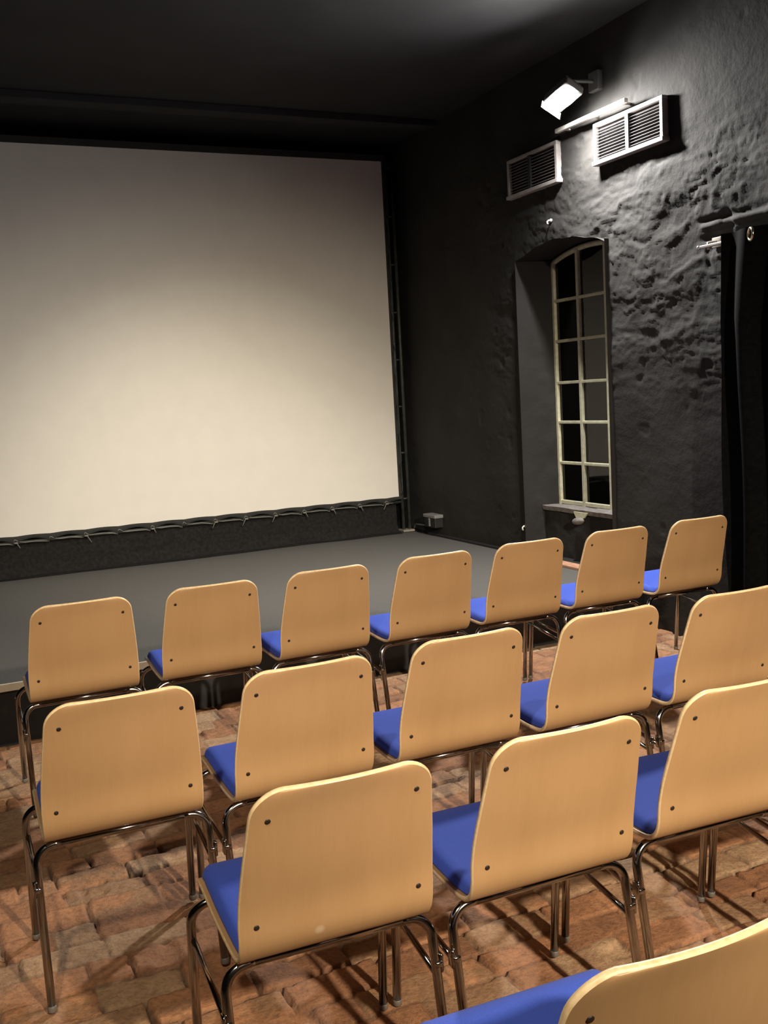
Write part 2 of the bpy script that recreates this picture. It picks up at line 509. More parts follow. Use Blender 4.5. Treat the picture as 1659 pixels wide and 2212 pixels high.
    sheet(lambda x, z: (x, YJ1 - 0.23 * max(0, x - WX) + nz(x, z, 500) * min(1, max(0, (x - WX) * 12)), z), xsr, zsr)
    sheet(lambda x, z: (x, YJ0 + 0.10 * max(0, x - WX) + nz(x, z, 510) * min(1, max(0, (x - WX) * 12)), z), xsr, zsr)
    yss = np.linspace(YJ0, YJ1, 60)
    sheet(lambda x, y: (x, y, arch(y) + 0.006 * math.sin(y * 19) * math.sin(y * 7.3) * max(0, 1 - (x - WX) * 5)), xsr, yss)
    zp = np.linspace(ZS - 0.01, 0.652, 24)
    sheet(lambda y, z: (4.252 + nz(y, z, 520), y, z), yss, zp)
    sheet(lambda y, x: (x, y, ZS - 0.002), yss, np.linspace(4.08, 4.27, 4))
    sheet(lambda y, x: (x, y, 0.645), yss, np.linspace(4.262, 4.62, 4))
    t = obj('trim_1', bm, M['wall'])
    tag(t, kind='structure')
build_right_wall()

def quad_obj(name, pts, mat, kind='structure'):
    bm = bmesh.new()
    bm.faces.new([bm.verts.new(p) for p in pts])
    o = obj(name, bm, mat, smooth=False)
    return tag(o, kind=kind)
quad_obj('wall_back', [(XL, YB, 0), (WX + 0.05, YB, 0), (WX + 0.05, YB, ZC), (XL, YB, ZC)], M['wall_flat'])
quad_obj('wall_left', [(XL, YF, 0), (XL, YB, 0), (XL, YB, ZC), (XL, YF, ZC)], M['wall_flat'])
quad_obj('wall_front', [(XL, YF, 0), (WX + 0.05, YF, 0), (WX + 0.05, YF, ZC), (XL, YF, ZC)], M['wall_flat'])
# ceiling with shallow beams running across the room
bm = bmesh.new()
bm.faces.new([bm.verts.new(p) for p in [(XL, YF, ZC), (WX + 0.05, YF, ZC), (WX + 0.05, YB, ZC), (XL, YB, ZC)]])
obj('ceiling', bm, M['ceiling'], smooth=False)
tag(bpy.data.objects['ceiling'], kind='structure')
for n_, yb in enumerate((7.45,)):
    bm = bmesh.new()
    box(bm, XL, WX - 0.02, yb, yb + 0.16, ZC - 0.05, ZC, 0.004)
    tag(obj('trim_%d' % (n_ + 2), bm, M['ceiling'], smooth=False), kind='structure')
# skirting along the right wall on the stage
bm = bmesh.new()
box(bm, WX - 0.045, WX - 0.012, 6.60, 7.90, ZS, ZS + 0.02, 0.004)
tag(obj('baseboard_right', bm, M['ventmull'], smooth=False), kind='structure')

# ------------------------------------------------------------------ window in the arched opening
win = bpy.data.objects.new('window_1', None); win.location = (4.44, 5.835, 0.66); link(win)
tag(win, kind='structure')
def W(p): return (p[0] - 4.44, p[1] - 5.835, p[2] - 0.66)
XG = 4.39
ycols = [6.272, 5.974, 5.657, 5.372]
zrows = [0.682, 0.976, 1.277, 1.568, 1.872, 2.165]
bm = bmesh.new()
def vbar(y, w, z0, z1):
    x0, y0, z0_ = W((XG - 0.022, y - w / 2, z0)); x1, y1, z1_ = W((XG + 0.022, y + w / 2, z1))
    box(bm, x0, x1, y0, y1, z0_, z1_, 0.004)
for k, y in enumerate(ycols):
    vbar(y, 0.030 if k in (1, 2) else 0.028, 0.655, arch(y) - 0.03)
obj('mullions', bm, M['cream'], win, smooth=False)
bm = bmesh.new()
for k, z in enumerate(zrows):
    x0, y0, z0_ = W((XG - 0.020, 5.362, z - (0.016 if k == 0 else 0.011))); x1, y1, z1_ = W((XG + 0.018, 6.28, z + (0.014 if k == 0 else 0.011)))
    box(bm, x0, x1, y0, y1, z0_, z1_, 0.004)
obj('glazing_bars', bm, M['cream'], win, smooth=False)
bm = bmesh.new()
tube(bm, [W((XG, y, arch(y) - 0.028)) for y in np.linspace(5.365, 6.275, 24)], 0.02, 8)
obj('arched_head', bm, M['cream'], win)
bm = bmesh.new()
yy = np.linspace(5.36, 6.276, 24)
lo = [bm.verts.new(W((XG, y, 0.66))) for y in yy]; hi = [bm.verts.new(W((XG, y, arch(y) - 0.005))) for y in yy]
for i in range(23): bm.faces.new((lo[i], lo[i + 1], hi[i + 1], hi[i]))
obj('glass', bm, M['glass'], win, smooth=False)
# sill slab
bm = bmesh.new()
def sillv(x, y, top):
    n = 0.006 * float(fbm(np.array(y * 9 + 40.0), np.array(x * 9 + 40.0), 610, 3))
    return W((x, y, (0.664 if top else 0.632) + (n if top else n * 0.6)))
ny_ = 40
prof = [(4.41, False), (4.236, False), (4.230, True), (4.41, True)]
rows = []
for y in np.linspace(YJ0 + 0.012, YJ1 - 0.035, ny_):
    wob = 0.006 * float(fbm(np.array(y * 6 + 10.0), np.array(3.3), 620, 3))
    rows.append([bm.verts.new(sillv(x + (wob if x < 4.3 else 0), y, t)) for x, t in prof])
for i in range(ny_ - 1):
    for k in range(4):
        bm.faces.new((rows[i][k], rows[i + 1][k], rows[i + 1][(k + 1) % 4], rows[i][(k + 1) % 4]))
bm.faces.new(rows[0]); bm.faces.new(rows[-1][::-1])
obj('sill', bm, M['sill'], win, smooth=False)
# little cream catch with a round grey knob under the sill
bm = bmesh.new()
def P3(pts, th):
    a = [bm.verts.new(W((4.214, y, z))) for y, z in pts]; b = [bm.verts.new(W((4.214 + th, y, z))) for y, z in pts]
    bm.faces.new(a); bm.faces.new(b[::-1])
    for i in range(len(pts)): bm.faces.new((a[i], b[i], b[(i + 1) % len(pts)], a[(i + 1) % len(pts)]))
P3([(5.89, 0.650), (5.73, 0.652), (5.77, 0.612), (5.86, 0.605)], 0.012)
cat = obj('catch', bm, M['cream'], win, smooth=False)
bm = bmesh.new()
bmesh.ops.create_uvsphere(bm, u_segments=18, v_segments=12, radius=1.0)
bmesh.ops.scale(bm, vec=(0.03, 0.062, 0.026), verts=bm.verts)
bmesh.ops.rotate(bm, cent=(0, 0, 0), matrix=Matrix.Rotation(math.radians(-8), 3, 'X'), verts=bm.verts)
bmesh.ops.translate(bm, vec=W((4.205, 5.825, 0.588)), verts=bm.verts)
tag(obj('knob', bm, M['sill'], cat), 'rounded grey knob')
quad_obj('trim_5', [(4.63, 5.2, 0.2), (4.63, 6.5, 0.2), (4.63, 6.5, 2.7), (4.63, 5.2, 2.7)], M['night'])

# ------------------------------------------------------------------ stage
st = thing('stage_platform', 'low stage covered in dark grey carpet with a pale front edge', 'stage', (1.0, 6.9, 0))
def S(x, y, z): return (x - 1.0, y - 6.9, z)
SX0, SX1, SY0 = -3.4, WX - 0.038, 4.975
bm = bmesh.new()
a = S(SX0, SY0 + 0.004, 0.03); b = S(SX1, YB - 0.03, ZS)
box(bm, a[0], b[0], a[1], b[1], ZS - 0.03, ZS)
obj('deck', bm, M['carpet'], st, smooth=False)
bm = bmesh.new()
box(bm, a[0], b[0], a[1] + 0.012, a[1] + 0.035, -0.015, ZS - 0.031)
obj('fascia', bm, M['stage_black'], st, smooth=False)
bm = bmesh.new()
box(bm, a[0], b[0], a[1] - 0.012, a[1] + 0.0, ZS - 0.036, ZS + 0.001, 0.002)
obj('edge_strip', bm, M['alu'], st, smooth=False)

bm = bmesh.new()
box(bm, -0.05, 0.05, -0.72, 0.72, 0, 0.018, 0.003)
pk = obj('wooden_plank', bm, M['plank'], smooth=False)
pk.location = (4.045, 5.72, ZS + 0.0005)
tag(pk, 'narrow pinkish wooden plank lying on the stage along the right wall', 'plank')

# ------------------------------------------------------------------ projection screen
SY = 8.2
sx0, sx1 = -1.38, 3.953
sz0, sz1 = 0.622, 3.588
sc = thing('projection_screen', 'large white projection screen laced into a dark frame on the stage', 'screen', (1.3, SY, ZS))
def Q(x, y, z): return (x - 1.3, y - SY, z - ZS)
bm = bmesh.new()
nxs, nzs = 60, 24
tie_x = [sx1 - 0.13 - 0.265 * k for k in range(20)]
def scall(x):
    t = ((sx1 - 0.13 - x) / 0.265) % 1.0
    return math.sin(PI * t)
g = []
for i in range(nxs * 3 + 1):
    x = sx0 + (sx1 - sx0) * i / (nxs * 3)
    col = []
    for j in range(nzs + 1):
        t = j / nzs
        z = sz0 + (sz1 - sz0) * t
        if j == 0: z += 0.006 * scall(x)
        col.append(bm.verts.new(Q(x, SY, z)))
    g.append(col)
for i in range(nxs * 3):
    for j in range(nzs):
        bm.faces.new((g[i][j], g[i + 1][j], g[i + 1][j + 1], g[i][j + 1]))
obj('canvas', bm, M['screen'], sc)
# black webbing hem below (scalloped), at the side and on top
bm = bmesh.new()
N = 240
pr = []
for i in range(N + 1):
    x = sx0 - 0.03 + (sx1 + 0.033 - sx0 + 0.03) * i / N
    s_ = scall(x)
    pr.append((bm.verts.new(Q(x, SY + 0.004, sz0 + 0.012)), bm.verts.new(Q(x, SY - 0.004, sz0 - 0.018 + 0.004 * s_)), bm.verts.new(Q(x, SY + 0.006, sz0 - 0.052 + 0.028 * s_))))
for i in range(N):
    for k in range(2):
        bm.faces.new((pr[i][k], pr[i + 1][k], pr[i + 1][k + 1], pr[i][k + 1]))
obj('bottom_hem', bm, M['hem'], sc)
bm = bmesh.new()
def sidehem(xa, sgn):
    rr = []
    for i in range(161):
        z = sz0 - 0.02 + (sz1 + 0.03 - sz0) * i / 160
        t = ((z - 0.7) / 0.27) % 1.0
        rr.append((bm.verts.new(Q(xa - sgn * 0.006, SY + 0.004, z)), bm.verts.new(Q(xa + sgn * (0.034 - 0.014 * math.sin(PI * t)), SY + 0.006, z))))
    for i in range(160):
        bm.faces.new((rr[i][0], rr[i + 1][0], rr[i + 1][1], rr[i][1]))
sidehem(sx1, 1)
obj('side_hem', bm, M['hem'], sc)
bm = bmesh.new(); sidehem(sx0, -1)
obj('side_hem', bm, M['hem'], sc)
bm = bmesh.new()
x0_, _, z0_ = Q(sx0 - 0.03, 0, sz1 - 0.004); x1_, _, z1_ = Q(sx1 + 0.03, 0, sz1 + 0.05)
box(bm, x0_, x1_, -0.002, 0.010, z0_, z1_)
obj('top_hem', bm, M['hem'], sc, smooth=False)
# frame: twin upright tubes with rungs each side, top and bottom tubes
def upright(xa, xb):
    bm = bmesh.new()
    tube(bm, [Q(xa, SY + 0.03, ZS + 0.02), Q(xa, SY + 0.03, 3.62)], 0.016, 12)
    tube(bm, [Q(xb, SY + 0.03, ZS + 0.02), Q(xb, SY + 0.03, 3.62)], 0.016, 12)
    for z in np.arange(0.6, 3.6, 0.42):
        tube(bm, [Q(xa, SY + 0.03, z), Q(xb, SY + 0.03, z)], 0.008, 8)
    return obj('upright', bm, M['pole'], sc)
upright(4.0, 4.062); upright(sx0 - 0.05, sx0 - 0.115)
for xx in (4.035, sx0 - 0.08):
    bm = bmesh.new()
    c = Q(xx, SY + 0.02, ZS)
    box(bm, c[0] - 0.07, c[0] + 0.045, c[1] - 0.06, c[1] + 0.06, 0.004, 0.024, 0.005)
    obj('base_plate', bm, M['steel'], sc, smooth=False)
bm = bmesh.new()
tube(bm, [Q(sx0 - 0.05, SY + 0.03, sz0 - 0.052), Q(sx1 + 0.05, SY + 0.03, sz0 - 0.048)], 0.013, 12)
obj('bottom_tube', bm, M['pole'], sc)
bm = bmesh.new()
tube(bm, [Q(sx0 - 0.05, SY + 0.03, 3.63), Q(4.0, SY + 0.03, 3.63)], 0.016, 12)
obj('top_tube', bm, M['pole'], sc)
# lacing cord: runs along the tube and loops up to an eyelet in each scallop point
bm = bmesh.new()
pts = []
for k, tx_ in enumerate(tie_x):
    if tx_ < sx0: break
    for dx_, dz_, dy_ in ((0.07, -0.050, 0.010), (0.03, -0.046, 0.012), (0.006, -0.030, 0.0), (-0.004, -0.024, -0.008), (-0.016, -0.045, 0.012), (-0.012, -0.066, 0.030), (-0.05, -0.056, 0.014), (-0.12, -0.049, 0.012)):
        pts.append(Q(tx_ + dx_, SY + dy_, sz0 + dz_ + random.uniform(-0.003, 0.003)))
tube(bm, pts, 0.0038, 6)
obj('lacing_cord', bm, M['cord'], sc)
for k, tx_ in enumerate(tie_x):
    if tx_ < sx0 or k % 2 == 1 and k > 6: continue
    bm = bmesh.new()
    sg = random.choice((-1, 1)); L_ = random.uniform(0.02, 0.05)
    tube(bm, [Q(tx_, SY - 0.010, sz0 - 0.044), Q(tx_ + sg * 0.012, SY - 0.014, sz0 - 0.058), Q(tx_ + sg * (0.012 + L_ * 0.6), SY - 0.013, sz0 - 0.062 - L_)], 0.0036, 6)
    tube(bm, [Q(tx_ - 0.014, SY - 0.012, sz0 - 0.05), Q(tx_ + 0.016, SY - 0.014, sz0 - 0.05)], 0.007, 8)
    obj('cord_end', bm, M['cord'], sc)
bm = bmesh.new()
pts = []
for k in range(11):
    z = 0.66 + 0.27 * k
    for dz_, dx_, dy_ in ((-0.08, 0.046, 0.012), (-0.01, 0.028, 0.0), (0.0, 0.020, -0.006), (0.012, 0.046, 0.010), (0.10, 0.048, 0.012)):
        pts.append(Q(sx1 + dx_, SY + dy_, z + dz_))
tube(bm, pts, 0.0036, 6)
obj('side_cord', bm, M['pole'], sc)
# black skirt cloth hanging from the bottom tube to the stage
bm = bmesh.new()
nI = 260
rws = []
for i in range(nI + 1):
    x = sx0 - 0.02 + (sx1 + 0.01 - sx0) * i / nI
    fold = 0.010 * float(fbm(np.array(x * 3.0 + 30), np.array(2.0), 700, 3))
    bot = 0.028 * float(fbm(np.array(x * 1.7 + 30), np.array(7.0), 710, 3))
    col = []
    for j, t in enumerate(np.linspace(0, 1, 9)):
        z = (sz0 - 0.058) * (1 - t) + (ZS + 0.006) * t
        y = SY + 0.048 - 0.008 * t + fold * (0.3 + t) * 1.6
        if t > 0.85: y -= 0.02
        col.append((x, y, z))
    col.append((x, SY - 0.03 + bot, ZS + 0.012 + 0.006 * math.sin(x * 9)))
    col.append((x, SY - 0.075 + bot * 1.5, ZS + 0.003))
    rws.append([bm.verts.new(p) for p in col])
for i in range(nI):
    for j in range(len(rws[0]) - 1):
        bm.faces.new((rws[i][j], rws[i + 1][j], rws[i + 1][j + 1], rws[i][j + 1]))
sk = obj('skirt_cloth', bm, M['blackcloth'])
tag(sk, 'long black cloth hanging below the projection screen down to the stage', 'cloth')

# ------------------------------------------------------------------ ventilation grilles, rail and floodlight on the right wall
def grille(y0, y1, z0, z1, ym, label):
    cy, cz = (y0 + y1) / 2, z0
    t = thing('ventilation_grille', label, 'vent', (WX - 0.008, cy, cz), group='louvred vents high on the right wall')
    hy = (y1 - y0) / 2; h = z1 - z0
    d0, d1 = -0.026, 0.018          # protrudes from the wall
    bm = bmesh.new()
    box(bm, d0 - 0.010, d1, -hy - 0.008, hy + 0.008, 0, 0.026, 0.003)
    box(bm, d0, d1, -hy, hy, h - 0.024, h, 0.003)
    box(bm, d0, d1, -hy, -hy + 0.026, 0.026, h - 0.024, 0.003)
    box(bm, d0, d1, hy - 0.026, hy, 0.026, h - 0.024, 0.003)
    obj('frame', bm, M['vent'], t, smooth=False)
    bm = bmesh.new()
    n = 10
    for k in range(n):
        z = 0.034 + (h - 0.07) * (k + 0.5) / n
        a = [(-0.021, z - 0.002), (-0.0185, z - 0.003), (-0.005, z + 0.003), (-0.0075, z + 0.004)]
        va = [bm.verts.new((x, -hy + 0.026, zz)) for x, zz in a]; vb = [bm.verts.new((x, hy - 0.026, zz)) for x, zz in a]
        for q in range(4): bm.faces.new((va[q], vb[q], vb[(q + 1) % 4], va[(q + 1) % 4]))
    obj('slats', bm, M['vent'], t, smooth=False)
    bm = bmesh.new()
    box(bm, d0 - 0.002, 0.0, ym - cy - 0.016, ym - cy + 0.016, 0.026, h - 0.024, 0.002)
    obj('mullion', bm, M['ventmull'], t, smooth=False)
    bm = bmesh.new()
    box(bm, 0.0, 0.010, -hy + 0.02, hy - 0.02, 0.02, h - 0.02)
    obj('back_panel', bm, M['ventdark'], t, smooth=False)
    return t
grille(4.715, 5.366, 2.918, 3.175, 5.035, 'brightly lit louvred vent grille on the right wall, nearest the camera')
grille(5.766, 6.385, 2.905, 3.180, 6.098, 'dim louvred vent grille beyond the lamp, nearer the screen')

lr = thing('wall_rail', 'pale horizontal rail on the wall just under the floodlight', 'rail', (4.06, 5.36, 3.22))
bm = bmesh.new()
box(bm, -0.014, 0.014, -0.36, 0.36, -0.014, 0.014, 0.004)
obj('bar', bm, M['rail'], lr, smooth=False)
for yy_ in (-0.30, 0.0, 0.30):
    bm = bmesh.new()
    tube(bm, [(0.014, yy_, 0), (0.085, yy_, 0)], 0.008, 8)
    obj('standoff', bm, M['rail'], lr)

# floodlight: bowed glowing lens in a shallow housing, on an arm from the wall
LP = Vector((3.865, 5.366, 3.319))
nrm = Vector((-0.42, -0.32, -0.85)).normalized()
fl = thing('floodlight', 'glaring white floodlight mounted above the vents on the right wall', 'lamp', LP)
yax = Vector((0, 1, 0)); yax = (yax - nrm * yax.dot(nrm)).normalized()
xax = yax.cross(nrm).normalized()
RM = Matrix((xax, yax, nrm)).transposed()      # local z = emitting direction
bm = bmesh.new()
bmesh.ops.create_uvsphere(bm, u_segments=28, v_segments=16, radius=1.0)
dele = [v for v in bm.verts if v.co.z < -0.02]
bmesh.ops.delete(bm, geom=dele, context='VERTS')
bmesh.ops.scale(bm, vec=(0.064, 0.100, 0.016), verts=bm.verts)
bmesh.ops.rotate(bm, cent=(0, 0, 0), matrix=RM, verts=bm.verts)
obj('lens', bm, M['lens'], fl)
bm = bmesh.new()
box(bm, -0.072, 0.072, -0.108, 0.108, -0.060, -0.001, 0.012)
for k in range(5):
    box(bm, -0.06, 0.06, -0.09 + k * 0.042, -0.082 + k * 0.042, -0.08, -0.058)
bmesh.ops.rotate(bm, cent=(0, 0, 0), matrix=RM, verts=bm.verts)
obj('housing', bm, M['lampbody'], fl, smooth=False)
bm = bmesh.new()
box(bm, -0.075, 0.078, 0.106, 0.109, -0.01, 0.045, 0.001)  # flap added to block the lamp's light towards the screen
bmesh.ops.rotate(bm, cent=(0, 0, 0), matrix=RM, verts=bm.verts)
obj('added_light_flap', bm, M['lampbody'], fl, smooth=False)
bm = bmesh.new()
pB = RM @ Vector((0, 0, -0.07))
tube(bm, [pB, pB + Vector((0.08, 0, 0.06)), Vector((WX - LP.x - 0.01, 0, 0.12))], 0.012, 10)
obj('arm', bm, M['lampbody'], fl)
bm = bmesh.new()
box(bm, WX - LP.x - 0.022, WX - LP.x + 0.02, -0.05, 0.05, 0.06, 0.18, 0.006)
obj('wall_plate', bm, M['lampbody'], fl, smooth=False)

# ------------------------------------------------------------------ small fittings on the right wall
sk_ = thing('wall_socket', 'small grey socket box low on the black wall beside the screen', 'socket', (WX, 7.81, 0.40))
bm = bmesh.new(); box(bm, -0.075, 0.02, -0.11, 0.11, 0.055, 0.085, 0.006)
obj('lid', bm, M['socket'], sk_, smooth=False)
bm = bmesh.new(); box(bm, -0.068, 0.02, -0.10, 0.10, -0.03, 0.055, 0.006)
obj('box', bm, M['darkbox'], sk_, smooth=False)
bm = bmesh.new(); box(bm, -0.076, -0.066, -0.012, 0.012, -0.02, 0.052, 0.003)
obj('clip', bm, M['socket'], sk_, smooth=False)
bm = bmesh.new()
tube(bm, [(WX - 0.035, 7.915, 0.375), (WX - 0.04, 8.02, 0.37), (WX - 0.035, 8.12, 0.366), (WX - 0.03, 8.17, 0.36), (WX - 0.03, 8.19, 0.33), (WX - 0.03, 8.195, ZS + 0.028)], 0.007, 8)
tag(obj('power_cable', bm, M['cable']), 'thin grey cable running from the wall socket to the screen frame', 'cable')

def hook(y, z, label, s=1.0, x=WX - 0.015):
    t = thing('wall_hook', label, 'hook', (x, y, z))
    bm = bmesh.new()
    tube(bm, [(0.02, 0, 0.012 * s), (-0.012, 0, 0.012 * s), (-0.022, 0, 0.004 * s), (-0.022, 0, -0.008 * s), (-0.016, 0, -0.014 * s)], 0.0055 * s, 8)
    obj('hook', bm, M['fleck'], t)
    bm = bmesh.new()
    tube(bm, [(0.012, 0, 0.012 * s), (0.004, 0, 0.012 * s)], 0.012 * s, 12)
    obj('rosette', bm, M['fleck'], t)
hook(5.895, 2.665, 'tiny white hook on the wall above the arched window', 1.0)
hook(6.36, 0.50, 'tiny white hook at the far lower corner of the window niche', 1.1)

# curtain rod and black door curtain with eyelets
cr = thing('curtain_rod', 'short shiny curtain rod beside the black door curtain', 'curtain rod', (4.055, 4.2, 2.262))
bm = bmesh.new(); tube(bm, [(0, 0.205, 0.003), (0, -1.6, 0)], 0.0095, 12)
obj('rod', bm, M['brightrod'], cr)
bm = bmesh.new()
tube(bm, [(0, 0.135, -0.018), (0, 0.135, 0.022)], 0.007, 8); tube(bm, [(0, 0.135, 0.018), (0.085, 0.135, 0.030)], 0.006, 8)
box(bm, 0.06, 0.075, 0.10, 0.17, -0.005, 0.05, 0.003)
obj('bracket', bm, M['steel'], cr)
bm = bmesh.new(); tube(bm, [(0, 0.198, 0.003), (0, 0.214, 0.003)], 0.012, 12)
obj('end_cap', bm, M['brightrod'], cr)
cu = thing('door_curtain', 'black eyelet curtain hanging at the right edge', 'curtain', (4.02, 3.4, 0))
bm = bmesh.new()
ncy, ncz = 150, 40
gr = []
for i in range(ncy + 1):
    t = i / ncy
    y = 4.20 - 1.6 * t - 3.4
    ph = t * 1.6 / 0.26 * 2 * PI
    col = []
    for j in range(ncz + 1):
        z = 2.305 + (0.03 - 2.305) * j / ncz
        amp = 0.026 + 0.022 * min(1, j / 14)
        shift = -0.05 * (j / ncz) * (1 - t)
        col.append(bm.verts.new((amp * math.sin(ph + 0.3 * math.sin(j * 0.2)) - 0.035 * min(1, j / 8), y + shift, z)))
    gr.append(col)
for i in range(ncy):
    for j in range(ncz):
        bm.faces.new((gr[i][j], gr[i + 1][j], gr[i + 1][j + 1], gr[i][j + 1]))
obj('cloth', bm, M['curtain'], cu)
def torus(bm, c, R_, r_, rot, n=28, m=10):
    vs = []
    for i in range(n):
        a = 2 * PI * i / n
        ring = []
        for k in range(m):
            b = 2 * PI * k / m
            p = rot @ Vector(((R_ + r_ * math.cos(b)) * math.cos(a), (R_ + r_ * math.cos(b)) * math.sin(a), r_ * math.sin(b)))
            ring.append(bm.verts.new(Vector(c) + p))
        vs.append(ring)
    for i in range(n):
        for k in range(m):
            bm.faces.new((vs[i][k], vs[(i + 1) % n][k], vs[(i + 1) % n][(k + 1) % m], vs[i][(k + 1) % m]))
for y in (3.945, 3.70, 3.44):
    bm = bmesh.new()
    torus(bm, (-0.045, y - 3.4, 2.262), 0.030, 0.008, Matrix.Rotation(math.radians(90), 3, 'Y') @ Matrix.Rotation(math.radians(25), 3, 'X'))
    obj('eyelet', bm, M['brass'], cu)

# ------------------------------------------------------------------ chairs
def catmull(pts, n=10):
    P_ = [Vector((0,) + p) for p in pts]
    P_ = [P_[0] * 2 - P_[1]] + P_ + [P_[-1] * 2 - P_[-2]]
    out = []
    for i in range(1, len(P_) - 2):
        p0, p1, p2, p3 = P_[i - 1:i + 3]
        for k in range(n):
            t = k / n
            out.append(0.5 * ((2 * p1) + (p2 - p0) * t + (2 * p0 - 5 * p1 + 4 * p2 - p3) * t * t + (3 * p1 - p0 - 3 * p2 + p3) * t ** 3))
    out.append(P_[-2])
    return out

PROF = catmull([(-0.0895, 0.829), (-0.066, 0.768), (-0.034, 0.66), (-0.008, 0.575), (0.001, 0.53), (0.006, 0.495), (0.020, 0.462),
                (0.048, 0.439), (0.09, 0.431), (0.16, 0.431), (0.25, 0.436), (0.34, 0.445), (0.395, 0.447), (0.425, 0.440), (0.443, 0.426)], 10)
ARC = [0.0]
for i in range(1, len(PROF)): ARC.append(ARC[-1] + (PROF[i] - PROF[i - 1]).length)
LEN = ARC[-1]
def prof_at(s):
    s = min(max(s, 0), LEN)
    i = int(np.searchsorted(ARC, s)) - 1
    i = min(max(i, 0), len(PROF) - 2)
    t = (s - ARC[i]) / max(ARC[i + 1] - ARC[i], 1e-9)
    return PROF[i].lerp(PROF[i + 1], t)
def prof_frame(s):
    p = prof_at(s)
    d = (prof_at(s + 0.004) - prof_at(s - 0.004)).normalized()
    n = Vector((0, -d.z, d.y))          # toward sitter / up
    if n.y < 0 and abs(d.z) > abs(d.y): n = -n
    if n.z < 0 and abs(d.y) > abs(d.z): n = -n
    return p, n
S_BEND = next(s for s in np.linspace(0, LEN, 800) if prof_at(s).z < 0.475)
TOPR, FRR = 0.058, 0.044
HWX = [0, 0.06, 0.17, 0.25, 0.31, 0.40, 0.50, 0.65, LEN]
HWY = [0.181, 0.188, 0.199, 0.2055, 0.208, 0.207, 0.207, 0.207, 0.205]
def halfw(s):
    w = float(np.interp(s, HWX, HWY))
    if s < TOPR: w -= TOPR - math.sqrt(max(TOPR ** 2 - (TOPR - s) ** 2, 0))
    e = LEN - s
    if e < FRR: w -= FRR - math.sqrt(max(FRR ** 2 - (FRR - e) ** 2, 0))
    return w
TH = 0.0115
def lateral(s, u):
    """gentle hollow across the back"""
    k = max(0.0, 1 - s / (S_BEND + 0.02))
    return 0.012 * (u * u) * min(1, 2.2 * k) - 0.004 * min(1, 2.2 * k)

def make_shell():
    ss = [TOPR * (1 - math.cos(PI / 2 * k / 9)) for k in range(9)] + list(np.linspace(TOPR, LEN - FRR, 44)) + [LEN - FRR * (1 - math.cos(PI / 2 * (8 - k) / 9)) for k in range(9)]
    us = [math.sin(PI / 2 * t) * 0.35 + t * 0.65 for t in np.linspace(-1, 1, 17)]
    bm = bmesh.new()
    lay = []
    for off in (0.0, TH):
        g = []
        for s in ss:
            p, n = prof_frame(s); w = halfw(s)
            row = []
            for u in us:
                q = p + n * off
                row.append(bm.verts.new((u * w, q.y + lateral(s, u), q.z)))
            g.append(row)
        lay.append(g)
        for i in range(len(ss) - 1):
            for k in range(len(us) - 1):
                bm.faces.new((g[i][k], g[i + 1][k], g[i + 1][k + 1], g[i][k + 1]))
    # bulged edge band
    def border(g):
        r = [g[0][k] for k in range(len(us))] + [g[i][-1] for i in range(1, len(ss))] + [g[-1][k] for k in range(len(us) - 2, -1, -1)] + [g[i][0] for i in range(len(ss) - 2, 0, -1)]
        return r
    b0, b1 = border(lay[0]), border(lay[1])
    n = len(b0)
    mids = []
    for i in range(n):
        a, b = b0[i].co, b1[i].co
        t = (b0[(i + 1) % n].co - b0[i - 1].co).normalized()
        thv = (b - a).normalized()
        o_ = t.cross(thv).normalized()
        c = (a + b) / 2
        cen = Vector((0, c.y, c.z)) - c
        # outward: away from the middle of the sheet
        inner = Vector((0, 0, 0))
        mids.append((a, b, o_))
    ref = mids[n // 8][2]
    cols = []
    # orientation check at a right-hand side vertex
    k_r = len(us) + 20
    sgn = 1.0 if mids[k_r][2].x > 0 else -1.0
    for i in range(n):
        a, b, o_ = mids[i]
        o_ = o_ * sgn
        cols.append([bm.verts.new(a), bm.verts.new(a.lerp(b, 0.22) + o_ * 0.0022), bm.verts.new(a.lerp(b, 0.5) + o_ * 0.003), bm.verts.new(a.lerp(b, 0.78) + o_ * 0.0022), bm.verts.new(b)])
    for i in range(n):
        for k in range(4):
            f = bm.faces.new((cols[i][k], cols[(i + 1) % n][k], cols[(i + 1) % n][k + 1], cols[i][k + 1]))
            f.material_index = 1
    return bm

